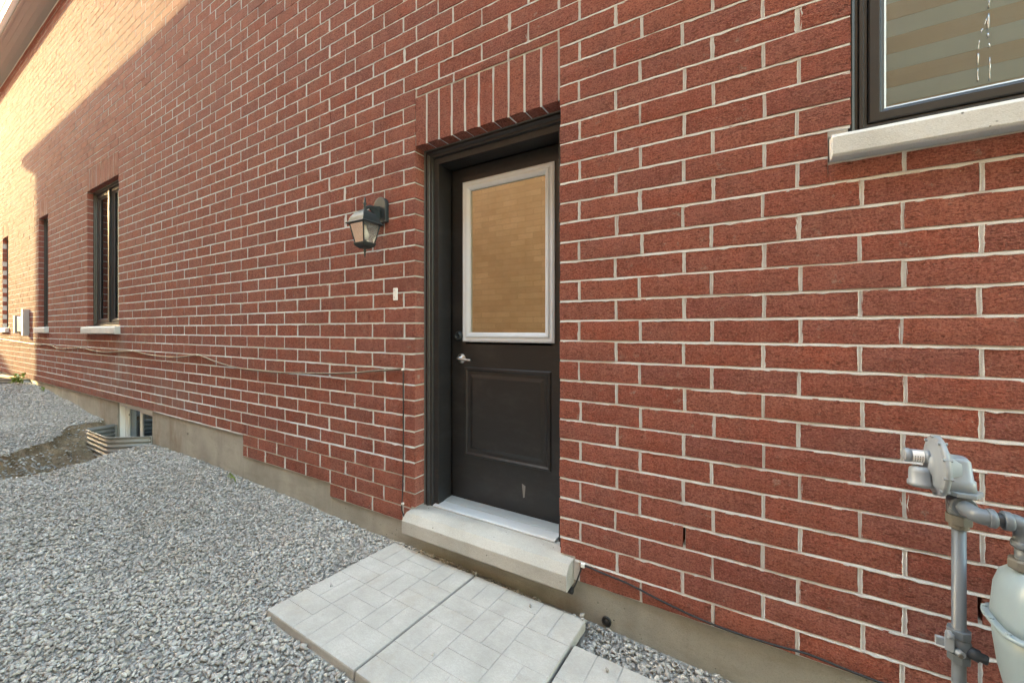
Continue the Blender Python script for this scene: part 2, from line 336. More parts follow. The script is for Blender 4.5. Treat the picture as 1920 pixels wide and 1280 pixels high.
def dirt_t(x, y):
    xf = np.interp(-y, [0, .28, .60, .90, 1.1, 1.6], [-7.85, -7.65, -7.15, -6.80, -6.65, -6.5]) + vnoise(x, y, 3.0, 3)*.35 + vnoise(x, y, 9.0, 4)*.12
    xn = np.interp(-y, [0, .18, .46, .87, 1.17, 1.6], [-6.05, -6.02, -5.95, -5.72, -5.75, -6.2]) + vnoise(x, y, 3.0, 5)*.3
    return (x - xf)/np.maximum(xn - xf, .05)
def zg(x, y):
    x = np.asarray(x, float); y = np.asarray(y, float)
    z = np.interp(x, BX, BZ) + .02*np.clip(-y, 0, 1.2) + vnoise(x, y, 1.3, 1)*.03 + vnoise(x, y, 4.0, 2)*.012
    t = dirt_t(x, y); side = 1 - smooth(1.15, 1.7, -y)
    dep = smooth(.0, .06, t)*(1 - smooth(.25, 1.0, t))*side
    z = z - (.085*smooth(.0, .035, t)*(1-smooth(.8, 1., t)) + .165*smooth(.1, .4, t)*(1-smooth(.66, 1.0, t)))*side + dep*(vnoise(x, y, 7.0, 6)*.07 + vnoise(x, y, 17.0, 7)*.06 + vnoise(x, y, 34.0, 10)*.03)
    inw = (x > -7.33) & (x < -6.2) & (y > -.24) & (y < .02)
    z = np.where(inw, -.5, z)
    inw2 = (x > -13.9) & (x < -12.3) & (y > -.30) & (y < .02)
    return np.where(inw2, -.1, z)
def gridmesh():
    xs = np.concatenate([[-220,-120,-70,-45,-30,-24,-20], np.arange(-18,-9,.09), np.arange(-9,-5,.025), np.arange(-5,2.5,.05), [3,4,6,9,14,22,40,80,160,220]])
    ys = np.concatenate([[-220,-120,-70,-40,-24,-14,-9,-6,-4.5], np.arange(-3.6,-1.5,.08), np.arange(-1.5,.06,.03), [.3,1,2,4,8,14,24,40,80,160,220]])
    X, Y = np.meshgrid(xs, ys); Z = zg(X, Y); far = (np.abs(X) > 25) | (Y < -5) | (Y > .2)
    Z = np.where(far & (Y > .2), np.interp(X, BX, BZ) - .25, Z)
    V = np.stack([X, Y, Z], -1).reshape(-1, 3); nx, ny = len(xs), len(ys)
    i = (np.arange(ny-1)[:,None]*nx + np.arange(nx-1)[None,:]).ravel(); F = np.stack([i, i+1, i+nx+1, i+nx], 1)
    me = bpy.data.meshes.new('ground'); me.from_pydata(V.tolist(), [], F.tolist()); me.polygons.foreach_set('use_smooth', [True]*len(F))
    t = dirt_t(X, Y); dd = smooth(-.12, .0, t)*(1-smooth(.95, 1.1, t))*(1-smooth(1.3, 1.8, -Y))
    a = me.attributes.new('dirt', 'FLOAT', 'POINT'); a.data.foreach_set('value', dd.ravel().astype(np.float32))
    tf = ((X < -19) | (X > 6) | (Y < -4) | (Y > .2)).astype(np.float32)
    a = me.attributes.new('turf', 'FLOAT', 'POINT'); a.data.foreach_set('value', tf.ravel())
    me.materials.append(M['ground']); o = bpy.data.objects.new('ground', me); COL.objects.link(o)
    tag(o, 'grey gravel bed beside the brick wall with a dug-out patch of brown soil', None, None, 'structure'); return o
gridmesh()

# slabs: (back-left corner x, y, angle, z back, z front)
SLABS = [(-2.010, -.035, -1.2, .0, .034, 'pale concrete paving slab left of the joint under the door, beside the gravel'),
         (-1.338, -.050, -1.2, .0, .036, 'middle pale concrete paving slab under the right end of the door sill'),
         (-.668, -.232, -1.0, .0, .030, 'pale concrete paving slab set lower in line, nearest the camera below the brick wall')]
SW, SD, ST = .662, .80, .048

def gravel():
    # rock templates from convex hulls
    T = []
    for k in range(26):
        bm = bmesh.new(); n = 11 if k < 16 else 9
        for _ in range(n):
            d = Vector((random.gauss(0,1), random.gauss(0,1), random.gauss(0,1))).normalized()
            bm.verts.new((d.x*1.0*random.uniform(.85,1.1), d.y*random.uniform(.62,.8), d.z*random.uniform(.42,.6)))
        r = bmesh.ops.convex_hull(bm, input=bm.verts)
        bmesh.ops.delete(bm, geom=list({g for g in r['geom_interior'] + r['geom_unused'] if isinstance(g, bmesh.types.BMVert)}), context='VERTS')
        bmesh.ops.triangulate(bm, faces=bm.faces); bmesh.ops.recalc_face_normals(bm, faces=bm.faces); bm.verts.index_update()
        T.append((np.array([v.co for v in bm.verts]), np.array([[v.index for v in f.verts] for f in bm.faces]))); bm.free()
    pts = []
    def scatter(x0, x1, y0, y1, dens, smin, smax, lift):
        n = int((x1-x0)*(y1-y0)*dens); x = rng.uniform(x0, x1, n); y = rng.uniform(y0, y1, n)
        keep = np.ones(n, bool)
        for bx, by, an, z0, z1, _ in SLABS:
            ca, sa = math.cos(R(an)), math.sin(R(an)); u = (x-bx)*ca + (y-by)*sa; v = -(-(x-bx)*sa + (y-by)*ca)
            keep &= ~((u > -.012) & (u < SW+.012) & (v > -.012) & (v < SD+.012))
        keep &= ~((x > -7.40) & (x < -6.12) & (y > -.30)); keep &= ~((x > -14) & (x < -12.2) & (y > -.36))
        t = dirt_t(x, y); ind = (t > .0) & (t < .97) & (y > -1.55)
        pr = np.where(ind, .13 + .5*(vnoise(x, y, 2.6, 9) > .13) + .25*(t > .85), 1.0); keep &= rng.uniform(0, 1, n) < pr
        x, y = x[keep], y[keep]; n = len(x)
        s = rng.uniform(smin, smax, n)*rng.choice([.75, 1, 1, 1.2], n)
        z = zg(x, y) + s*.22 + rng.uniform(-.002, lift, n); pts.append((x, y, z, s))
    scatter(-5.2, 1.6, -2.2, -.004, 4300, .0105, .0165, .011)
    scatter(-3.6, 1.2, -2.0, -.004, 3200, .0055, .0085, .010)
    scatter(-9.5, -5.2, -1.9, -.004, 2900, .012, .019, .012)
    scatter(-16.5, -9.5, -1.6, -.004, 1300, .015, .024, .012)
    x = np.concatenate([p[0] for p in pts]); y = np.concatenate([p[1] for p in pts]); z = np.concatenate([p[2] for p in pts]); s = np.concatenate([p[3] for p in pts])
    # a few stones lying on the slabs and against the wall
    ex = [(-1.15,-.62,.030,.013), (-1.93,-.55,.026,.014), (-.95,-.12,.008,.010), (-.5,-.30,.010,.012), (-1.345,-.045,.012,.017), (-.70,-.052,.012,.017), (-.685,-.075,.010,.014), (-1.95,-.03,.008,.012)]
    x = np.append(x, [e[0] for e in ex]); y = np.append(y, [e[1] for e in ex]); z = np.append(z, [e[2] for e in ex]); s = np.append(s, [e[3] for e in ex])
    n = len(x); k = rng.integers(0, len(T), n); vv, ff, gg = [], [], []; off = 0
    yaw = rng.uniform(0, 2*np.pi, n); ti = rng.normal(0, .38, n); tj = rng.normal(0, .38, n); gc = np.clip(rng.normal(.5, .24, n) + vnoise(x, y, .8, 8)*.35, 0, 1)
    for q in range(len(T)):
        idx = np.where(k == q)[0]; tv, tf = T[q]
        if not len(idx): continue
        c, sn = np.cos(yaw[idx]), np.sin(yaw[idx]); ci, si = np.cos(ti[idx]), np.sin(ti[idx]); cj, sj = np.cos(tj[idx]), np.sin(tj[idx])
        p = tv[None]*s[idx][:,None,None]*np.stack([rng.uniform(.9,1.35,len(idx)), rng.uniform(.85,1.15,len(idx)), rng.uniform(.85,1.2,len(idx))], 1)[:,None,:]
        X, Y, Z = p[...,0], p[...,1], p[...,2]
        Y, Z = Y*ci[:,None]-Z*si[:,None], Y*si[:,None]+Z*ci[:,None]; X, Z = X*cj[:,None]+Z*sj[:,None], -X*sj[:,None]+Z*cj[:,None]
        X, Y = X*c[:,None]-Y*sn[:,None], X*sn[:,None]+Y*c[:,None]
        P = np.stack([X+x[idx][:,None], Y+y[idx][:,None], Z+z[idx][:,None]], -1)
        vv.append(P.reshape(-1,3)); m = len(tv); ff.append((tf[None] + (off + np.arange(len(idx))*m)[:,None,None]).reshape(-1,3)); gg.append(np.repeat(gc[idx], m)); off += len(idx)*m
    V = np.concatenate(vv).astype(np.float32); F = np.concatenate(ff).astype(np.int32); G = np.concatenate(gg).astype(np.float32)
    me = bpy.data.meshes.new('gravel'); me.vertices.add(len(V)); me.vertices.foreach_set('co', V.ravel()); me.loops.add(F.size); me.loops.foreach_set('vertex_index', F.ravel())
    me.polygons.add(len(F)); me.polygons.foreach_set('loop_start', np.arange(0, F.size, 3, dtype=np.int32)); me.update(calc_edges=True); me.validate()
    a = me.attributes.new('gc', 'FLOAT', 'POINT'); a.data.foreach_set('value', G); me.materials.append(M['stone'])
    o = bpy.data.objects.new('gravel', me); COL.objects.link(o); tag(o, 'loose grey crushed limestone gravel along the foot of the brick wall', None, None, 'stuff')
    print('gravel stones', n, 'tris', len(F))
gravel()

# ------------------------------------------------------------------ the brick house
house = thing('brick_house', (0, 0, 0), 'red brick house wall with a black side door, black windows and pale stone sills', 'house')
ROW0, P, BL, J = 1.445, .101, .30, .0118
XL, XR, ZTOP = -17.0, 3.2, 7.05
def bottom(x): return .435 if x < -4.02 else (.233 if x < -2.735 else .132)
DOOR = (-1.860, -.842, .132, 2.585)
WINS = {'kitchen': (.323, 1.62, 2.03, 3.47), 'tall': (-8.58, -7.25, 1.345, 3.48), 'mid': (-11.45, -10.80, 1.345, 3.48), 'far': (-14.72, -14.10, 1.345, 3.48)}
SOLD = .312
# holes in the brickwork: x0,x1,z0,z1
HOLES = [DOOR] + list(WINS.values())
SOLDIERS = [(h[0]+.004, h[1]-.002, h[3], h[3]+SOLD) for h in HOLES]
CUT = [(h[0], h[1], h[2]-.001, h[3]+SOLD+.010) for h in HOLES]
CUT += [(-1.895, -.758, .12, .250)]                                   # notch for the door sill
CUT += [(w[0]-.067, w[1]+.067, w[2]-.010, 1.462 if w[2] < 2 else 2.138) for w in WINS.values()]
WEEPS = [(-.2545, -.2415, .448, .530), (.6455, .6585, .448, .530)]
def joints(r):
    A = r % 2 == 0; l, rr = (-1.960, -.733) if A else (-2.144, -.548)
    xs = []
    x = l
    while x > XL - .3: xs.append(x); x -= BL
    x = l + BL
    while x < -1.36: xs.append(x); x += BL
    x = rr
    while x > -1.34: xs.append(x); x -= BL
    x = rr + BL
    while x < XR + .3: xs.append(x); x += BL
    return sorted(xs)
bricks = []   # x0,x1,z0,z1,yoff
rb = random.Random(11)
for r in range(-56, 13):
    zt, zb = ROW0 - P*r - J/2, ROW0 - P*(r+1) + J/2
    if zt > ZTOP: continue
    js = [j + rb.uniform(-.006, .006) for j in joints(r)]
    for a, b in zip(js[:-1], js[1:]):
        segs = [(a + J/2, b - J/2)]
        edges = sorted({e for c in CUT for e in (c[0], c[1]) if c[2] < zt and c[3] > zb} | {-4.02, -2.735})
        for e in edges:
            segs = [q for s0, s1 in segs for q in ([(s0, e), (e, s1)] if s0 < e < s1 else [(s0, s1)])]
        for s0, s1 in segs:
            xm = (s0+s1)/2
            if s1 - s0 < .022 or xm < XL or xm > XR or (zb+zt)/2 < bottom(xm): continue
            lo, hi = zb, zt
            for c in CUT:
                if c[0] < xm < c[1]:
                    if c[2] <= lo and c[3] >= hi: lo = hi
                    elif c[2] <= lo < c[3]: lo = c[3]
                    elif c[2] < hi <= c[3]: hi = c[2]
            if hi - lo > .022: bricks.append([s0, s1, lo, hi, rb.uniform(-.0018, .0018)])
for x0, x1, z0, z1 in SOLDIERS:
    n = round((x1-x0)/.1018); w = (x1-x0)/n
    for i in range(n): bricks.append([x0+i*w+.002, x0+(i+1)*w-J+.002, z0+.002, z1-.002, rb.uniform(-.0015, .0015)])
for b in bricks:      # the course under the basement lintel line stands slightly proud
    if b[1] < -5.9 and b[2] < .46: b[4] -= .012
psi = R(YAW); FP = 748.0
def px(x, y, z):
    fw = -x*math.sin(psi) + (y+CAMD)*math.cos(psi)
    return (960 + FP*(x*math.cos(psi)+(y+CAMD)*math.sin(psi))/fw, 618 - FP*(z-CAMZ)/fw) if fw > .2 else (9999, 0)
def seen_area(b):
    p = [px(b[i], 0, b[k]) for i in (0,1) for k in (2,3)]; xs = [min(max(q[0],0),1920) for q in p]; ys = [min(max(q[1],0),1280) for q in p]
    return (max(xs)-min(xs))*(max(ys)-min(ys))
bricks.sort(key=lambda b: -seen_area(b))
def brick_geo(L, H, nx, seed, full):
    rr = random.Random(seed); D = .092; vs = []; fs = []
    nz = 2 if full else 1; e = .0022
    j = (lambda s=.0016: rr.uniform(-s, s))
    # front face grid with ragged outline
    for k in range(nz+1):
        for i in range(nx+1):
            x = -L/2 + L*i/nx; z = -H/2 + H*k/nz; edge_x = i in (0, nx); edge_z = k in (0, nz)
            vs.append((x + (j() if edge_x else 0), (rr.uniform(.001,.003) if edge_x or edge_z else rr.uniform(-.0012,.0006)), z + (j(.0019) if edge_z else 0)))
    w = nx+1
    for k in range(nz):
        for i in range(nx): fs.append((k*w+i, k*w+i+1, (k+1)*w+i+1, (k+1)*w+i))
    loop = list(range(w)) + [k*w+nx for k in range(1, nz+1)] + [nz*w+i for i in range(nx-1, -1, -1)] + [k*w for k in range(nz-1, 0, -1)]
    o = len(vs); vs += [(vs[i][0], D, vs[i][2]) for i in loop]; n = len(loop)
    fs += [(loop[i], o+i, o+(i+1)%n, loop[(i+1)%n]) for i in range(n)]
    return vs, fs
cache = {}
def brick_mesh(L, H, variant):
    key = (round(L, 3), round(H, 3), variant)
    if key not in cache:
        v, f = brick_geo(L, H, 5 if L > .2 else 3, hash(key) & 0xffff, True)
        me = bpy.data.meshes.new('brick'); me.from_pydata(v, [], f); me.materials.append(M['brick']); cache[key] = me
    return cache[key]
# mortar body behind the bricks, with the openings left out
def mortar():
    holes = [(h[0]-.008, h[1]+.008, h[2], h[3]+.006) for h in HOLES] + [(-1.885, -.768, .12, .242)]
    holes += [(w[0]-.065, w[1]+.065, w[2], 1.455 if w[2] < 2 else 2.13) for w in WINS.values()] + WEEPS
    xs = sorted({XL, XR, -4.024, -2.739} | {e for h in holes for e in h[:2]}); zs = sorted({.132, .233, .435, ZTOP} | {e for h in holes for e in h[2:]})
    def solid(i, k):
        if i < 0 or k < 0 or i >= len(xs)-1 or k >= len(zs)-1: return False
        x, z = (xs[i]+xs[i+1])/2, (zs[k]+zs[k+1])/2
        return z > bottom(x) and not any(h[0] < x < h[1] and h[2] < z < h[3] for h in holes)
    m = MB(); y0, y1 = .0070, .105
    for i in range(len(xs)-1):
        for k in range(len(zs)-1):
            if not solid(i, k): continue
            a, b, c, d = xs[i], xs[i+1], zs[k], zs[k+1]
            m.add([(a,y0,c),(b,y0,c),(b,y0,d),(a,y0,d)], [(0,1,2,3)]); m.add([(a,y1,c),(b,y1,c),(b,y1,d),(a,y1,d)], [(3,2,1,0)])
            if not solid(i-1,k): m.add([(a,y0,c),(a,y0,d),(a,y1,d),(a,y1,c)], [(0,1,2,3)])
            if not solid(i+1,k): m.add([(b,y0,c),(b,y0,d),(b,y1,d),(b,y1,c)], [(3,2,1,0)])
            if not solid(i,k-1): m.add([(a,y0,c),(b,y0,c),(b,y1,c),(a,y1,c)], [(3,2,1,0)])
            if not solid(i,k+1): m.add([(a,y0,d),(b,y0,d),(b,y1,d),(a,y1,d)], [(0,1,2,3)])
    return m
def bed_joints(m):
    # tooled bed joints: deep at the top, nearly flush at the bottom edge
    rj = random.Random(3)
    for r in range(-55, 13):
        z = ROW0 - P*r
        if z > ZTOP - .02: continue
        segs = [(XL, XR)]
        for c in [(h[0]-.002, h[1]+.002, h[2], h[3]+SOLD+.004) for h in HOLES] + CUT[len(HOLES):]:
            if c[2] - .004 < z < c[3] + .004:
                segs = [q for a, b in segs for q in ([(a, c[0]), (c[1], b)] if a < c[0] and c[1] < b else [(a, min(b, c[0]))] if a < c[0] < b else [(max(a, c[1]), b)] if a < c[1] < b else [] if a >= c[0] and b <= c[1] else [(a, b)])]
        for a, b in segs:
            if (a+b)/2 < -4.02 and z < .45: b = min(b, -4.03)
            if z < .45: a = max(a, -4.02) if z < .42 else a
            if z < .24: a = max(a, -2.735)
            if z < .14 or b - a < .02: continue
            n = max(1, int((b-a)/.022)) if b > -6 else max(1, int((b-a)/.2)); vs = []
            n = min(n, 420)
            for i in range(n+1):
                x = a + (b-a)*i/n; j = rj.uniform(-.0016, .0016); k = rj.uniform(-.0020, .0014) - (.004*rj.random() if rj.random() < .10 else 0); q = rj.uniform(-.0016, .0014)
                q *= .7; vs += [(x, .0078, z+.0066+j), (x, .0052+q*.5, z+.0034), (x, .0018+q, z-.0026+k), (x, .0014+q, z-.0068+k), (x, .009, z-.0072+k)]
            m.add(vs, [(i*5+e, (i+1)*5+e, (i+1)*5+e+1, i*5+e+1) for i in range(n) for e in range(4)])
def head_joints(m):
    # ragged upright joints: smeared edges, hollow middle
    rj = random.Random(9); rows = {}
    for b in bricks: rows.setdefault(round((b[2]+b[3])/2/.02), []).append(b)
    for row in rows.values():
        row.sort(key=lambda b: b[0])
        for p, q in zip(row[:-1], row[1:]):
            a, b = p[1], q[0]
            if not .006 < b - a < .03 or abs(p[3]-q[3]) > .004: continue
            if any(a < (w[0]+w[1])/2 < b and w[2]-.02 < p[2] < w[3] for w in WEEPS): continue
            z0, z1 = max(p[2], q[2]) - .004, min(p[3], q[3]) + .004; n = 6 if a > -4.5 else 2; vs = []; dp = .0 if a > -3.0 else min(.0022, (-3.0 - a)*.0006); c = (a+b)/2; w = (b-a)/2; fat = .009*rj.random() if rj.random() < .13 else 0
            for i in range(n+1):
                z = z0 + (z1-z0)*i/n; l = w + rj.uniform(-.0012, .0018) + fat*rj.random(); r = w + rj.uniform(-.0012, .0018) + fat*rj.random()
                vs += [(c-l-.0008, .0044, z), (c-l, dp + rj.uniform(.0003, .0022), z), (c-w*.45, .0041+dp*.8, z), (c+w*.45, .0041+dp*.8, z), (c+r, dp + rj.uniform(.0003, .0022), z), (c+r+.0008, .0044, z)]
            m.add(vs, [(i*6+e, i*6+e+1, (i+1)*6+e+1, (i+1)*6+e) for i in range(n) for e in range(5)])
mb = mortar(); bed_joints(mb); head_joints(mb); me = bpy.data.meshes.new('brick_wall'); me.from_pydata(mb.v, [], mb.f); me.materials.append(M['mortar'])
wall = bpy.data.objects.new('brick_wall', me); COL.objects.link(wall); wall.parent = house
rb2 = random.Random(5)
for b in bricks[:300]:
    L, H = b[1]-b[0], b[3]-b[2]
    if .24 < L < .33 and abs(H-.091) < .004: qL, qH = round(L*125)/125, .091
    else: qL, qH = round(L, 3), round(H, 3)
    o = bpy.data.objects.new('brick', brick_mesh(qL, qH, rb2.randrange(4))); COL.objects.link(o); o.parent = wall
    o.location = ((b[0]+b[1])/2, b[4], (b[2]+b[3])/2); o.rotation_euler = (rb2.gauss(0, .004), rb2.gauss(0, .0022), rb2.gauss(0, .003))
vs, fs, bv = [], [], []
for q, b in enumerate(bricks[300:]):
    v, f = brick_geo(b[1]-b[0], b[3]-b[2], 2, q, False); o = len(vs); cx, cz = (b[0]+b[1])/2, (b[2]+b[3])/2
    vs += [(x+cx, y+b[4], z+cz) for x, y, z in v]; fs += [tuple(i+o for i in ff) for ff in f]; bv += [rb2.random()]*len(v)
me = bpy.data.meshes.new('brickwork'); me.from_pydata(vs, [], fs); a = me.attributes.new('bv', 'FLOAT', 'POINT'); a.data.foreach_set('value', bv); me.materials.append(M['brick'])
bw = bpy.data.objects.new('brickwork', me); COL.objects.link(bw); bw.parent = wall; bw['kind'] = 'stuff'
print('bricks', len(bricks))
for w in WEEPS:
    MB().box((w[0]-.002, .06, w[2]-.004), (w[1]+.002, .10, w[3]+.004)).build('weep_hole', M['dark'], wall)  # near-black box paints the shade at the back of the open joint

# foundation with the basement window opening
BWX0, BWX1 = -7.33, -6.156
f = MB(); FY = .014
f.box((XL, FY, -.9), (-9.003, .22, .430)).box((-8.998, FY, -.9), (BWX0, .22, .430)).box((BWX1, FY, -.9), (-4.025, .22, .430)).box((BWX0, FY, -.9), (BWX1, .22, -.22))
f.box((-4.023, FY, -.9), (-2.742, .22, .228)).box((-2.740, FY, -.9), (XR, .22, .127))
fo = f.build('foundation_wall', M['foundation'], house)
cp = MB().lathe([(.024,0),(.024,.008),(.019,.011),(.019,.007),(.013,.007),(.012,.012),(.004,.013)], (-.597, FY-.001, -.022), (0,-1,0), 24).build('pipe_cap', M['cableblack'], house)
# form-tie stubs
for x, z in ((-5.2,.28),(-6.9,.30)): MB().lathe([(.012,0),(.012,.004)], (x, FY, z), (0,-1,0), 10).build('tie_stub', M['rust'], fo)

# house shell, roof, soffit, gutter
sh = MB(); sh.box((XL, .105, -.9), (XL+.2, 8, ZTOP)).box((XR-.2, .105, -.9), (XR, 8, ZTOP)).box((XL, 8, -.9), (XR, 8.2, ZTOP)).box((XL+.2, .106, ZTOP-.2), (XR-.2, 8, ZTOP-.1))
sh.build('rear_wall', M['room'], house)
MB().box((XL-.2, -.30, ZTOP), (XR+.2, .12, ZTOP+.02)).build('soffit', M['soffit'], house)
for k in range(4): MB().box((XL-.2, -.275+k*.07, ZTOP-.004), (XR+.2, -.268+k*.07, ZTOP-.0005)).build('soffit_rib', M['soffit'], house)
MB().box((XL-.2, -.325, ZTOP-.03), (XR+.2, -.302, ZTOP+.16)).build('fascia', M['soffit'], house)
MB().prism([(-.327,7.055),(-.395,7.055),(-.415,7.09),(-.415,7.12),(-.437,7.14),(-.437,7.165),(-.425,7.165),(-.425,7.15),(-.40,7.13),(-.40,7.09),(-.385,7.07),(-.327,7.07)], XL-.2, XR+.2).build('gutter', M['gutter'], house)
MB().prism([(-.40,7.20),(4.0,9.4),(8.6,7.1),(8.6,7.2),(4.0,9.52),(-.40,7.24)], XL-.25, XR+.25).build('roof', M['shingle'], house)

# ---- door
fr = MB()
fr.ring(-1.848, -.806, .122, 2.580, [(0,.105),(0,.088),(.020,.080),(.030,.088),(.034,.094),(.048,.094),(.052,.104),(.052,.112),(.091,.112),(.091,.235),(.079,.235),(.079,.275),(.0,.275)])
fr.build('door_frame', M['blackframe'], house, .0015)
MB().ring(-1.8585, -.8435, .122, 2.584, [(0,.084),(.010,.088),(.012,.104),(0,.104)]).build('caulk_bead', M['caulk'], house)
door = bpy.data.objects.new('door', None); COL.objects.link(door); door.parent = house; door.location = (-1.33, .25, .258)
dm = MB().box((-1.756, .25, .262), (-.944+.04, .294, 1.305)); dm.box((-1.756, .25, 1.305), (-1.640, .294, 2.488)); dm.box((-1.0, .25, 1.305), (-.904, .294, 2.488)); dm.box((-1.640, .25, 2.395), (-1.0, .294, 2.488))
dm.build('door_slab', M['black'], door)
MB().ring(-1.660, -.982, 1.320, 2.390, [(0,.251),(0,.243),(.012,.236),(.022,.240),(.030,.240),(.036,.232),(.048,.236),(.062,.246),(.062,.262),(.0,.262)]).build('lite_frame', M['lite'], door, .001)
MB().box((-1.602, .258, 1.378), (-1.040, .264, 2.332)).build('glass_pane', M['doorglass'], door)
MB().ring(-1.648, -1.005, .556, 1.152, [(0,.2505),(.006,.243),(.016,.241),(.026,.249),(.034,.252),(.042,.252),(.070,.243),(.070,.262),(.0,.262)]).build('panel_moulding', M['black'], door)
MB().box((-1.579, .2432, .626), (-1.074, .26, 1.082)).build('door_panel', M['black'], door)
hd = MB().lathe([(.001,0),(.033,0),(.033,.006),(.029,.011),(.014,.013),(.012,.045),(.001,.046)], (-1.672, .2495, 1.205), (0,-1,0), 28)
hd.tube(bez([(-1.675,.206,1.205),(-1.655,.200,1.206),(-1.61,.203,1.203),(-1.565,.205,1.199)], 5), .009, 10, [.011]*6+[.010]*5+[.008]*5)
hd.build('handle', M['chrome'], door)
MB().lathe([(.001,0),(.034,0),(.034,.008),(.027,.016),(.024,.028),(.016,.031),(.015,.026),(.001,.026)], (-1.690, .2495, 1.358), (0,-1,0), 24).build('deadbolt', M['lampmetal'], door)
# scuffed bare patch low on the door
MB().add([(-1.205,.2492,.452),(-1.180,.2492,.440),(-1.186,.2492,.37),(-1.196,.2492,.365)], [(0,1,2,3)]).build('paint_scrape', M['scrape'], door)
MB().prism([(.275,.255),(.165,.2545),(.100,.253),(.086,.250),(.086,.2425),(.275,.2425)], -1.785, -.908).build('threshold', M['threshold'], house, .0015)
MB().prism([(.249,.262),(.200,.262),(.172,.2585),(.166,.2560),(.249,.2560)], -1.757, -.908).build('sweep_strip', M['sweep'], house, .001)
MB().box((-.868, .064, .20), (-.856, .102, .34)).build('weather_strip', M['cableblack'], house)
sl = MB().prism([(.24,.241),(.02,.240),(-.052,.235),(-.090,.197),(-.090,.120),(-.082,.112),(.10,.112),(.10,.122),(.24,.122)], -1.885, -.766, 22, .0010).build('door_sill', M['door_sill'], house, .003)

# ---- windows
def reflection_backing(win, x0, x1, z0, z1, y):  # added grey and brown bands stand in for the pane's layered reflection
    z = z0; k = 0; pc = .064
    while z < z1:
        MB().box((x0, y, z), (x1, y+.003, min(z+pc-.001, z1))).build('blind_band', M['blindgrey' if k % 2 else 'blindbrown'], win); z += pc; k += 1
def window(key, mull=None, banded=False):
    x0, x1, zz, z1 = WINS[key]; st = 2.125 if key == 'kitchen' else 1.452
    w = bpy.data.objects.new('window', None); COL.objects.link(w); w.parent = house; w.location = ((x0+x1)/2, 0, st)
    MB().ring(x0+.004, x1-.004, st-.005, z1+.002, [(0,.16),(0,.068),(.010,.064),(.018,.068),(.022,.085),(.030,.085),(.034,.078),(.046,.078),(.052,.10),(.060,.10),(.060,.16)]).build('frame', M['blackframe'], w, .001)
    cells = [(x0+.066, x1-.066)] if mull is None else [(x0+.066, mull-.030), (mull+.030, x1-.066)]
    if mull: MB().box((mull-.028, .072, st+.057), (mull+.028, .155, z1-.058)).build('mullion', M['blackframe'], w, .003)
    for a, b in cells:
        MB().ring(a, b, st+.058, z1-.062, [(0,.15),(0,.098),(.006,.094),(.034,.094),(.040,.106),(.050,.110),(.050,.15)]).build('sash', M['blackframe'], w, .001)
        MB().ring(a+.049, b-.049, st+.107, z1-.111, [(0,.114),(.008,.118),(.008,.128),(0,.128)]).build('spacer', M['lite' if banded else 'utility'], w)
        MB().box((a+.048, .119, st+.106), (b-.048, .123, z1-.110)).build('pane', M['kitchenglass' if banded else 'winglass'], w)
    if banded: reflection_backing(w, x0+.07, x1-.07, st+.07, z1-.07, .145)
    MB().box((x0+.02, .9, st-.2), (x1-.02, .92, z1+.2)).build('room_wall', M['room'], w)
    zb = zz+.001
    MB().prism([(.16,st+.004),(.02,st-.004),(-.044,st-.012),(-.056,st-.026),(-.056,zb+.006),(-.048,zb-.002),(.09,zb-.002),(.16,zb+.01)], x0-.062, x1+.062, 12, .0008).build('sill', M['win_sill'], w, .002)
    return w
kw = window('kitchen', None, True); window('tall', -7.93); window('mid'); window('far')
# dried drip marks on the kitchen glass
for pts in ([(.716,.1175,2.60),(.706,.1175,2.48),(.690,.1175,2.42),(.684,.1175,2.34),(.684,.1175,2.245)], [(.713,.1175,2.55),(.708,.1175,2.43),(.712,.1175,2.36),(.711,.1175,2.235)]):
    p = bez(pts, 9)
    for i in range(0, len(p)-3, 5): q = p[i:i+random.choice([3,4,5,6])]; MB().tube(q, .003, 6, [max(.0008, .0030*random.random()) for _ in q]).build('drip_mark', M['drip'], kw)
# basement window (white vinyl slider)
bwin = bpy.data.objects.new('basement_window', None); COL.objects.link(bwin); bwin.parent = house; bwin.location = ((BWX0+BWX1)/2, .1, -.2)
MB().ring(BWX0+.012, BWX1-.006, -.21, .424, [(0,.21),(0,.030),(.02,.026),(.035,.030),(.035,.08),(.055,.08),(.055,.21)]).build('frame', M['white'], bwin, .002)
mx_ = -6.70
for a, b, yy in ((BWX0+.068, mx_+.02, .095), (mx_-.02, BWX1-.062, .065)):
    MB().ring(a, b, -.155, .369, [(0,yy+.03),(0,yy),(.032,yy),(.036,yy+.012),(.036,yy+.03)]).build('sash', M['white'], bwin, .002)
    MB().box((a+.034, yy+.016, -.12), (b-.034, yy+.02, .335)).build('pane', M['winglass'], bwin)
MB().box((BWX0+.05, .17, -.4), (BWX1-.05, .175, .4)).build('blind', M['blindpale'], bwin)  # added pale sheet lightens the panes in place of their reflection

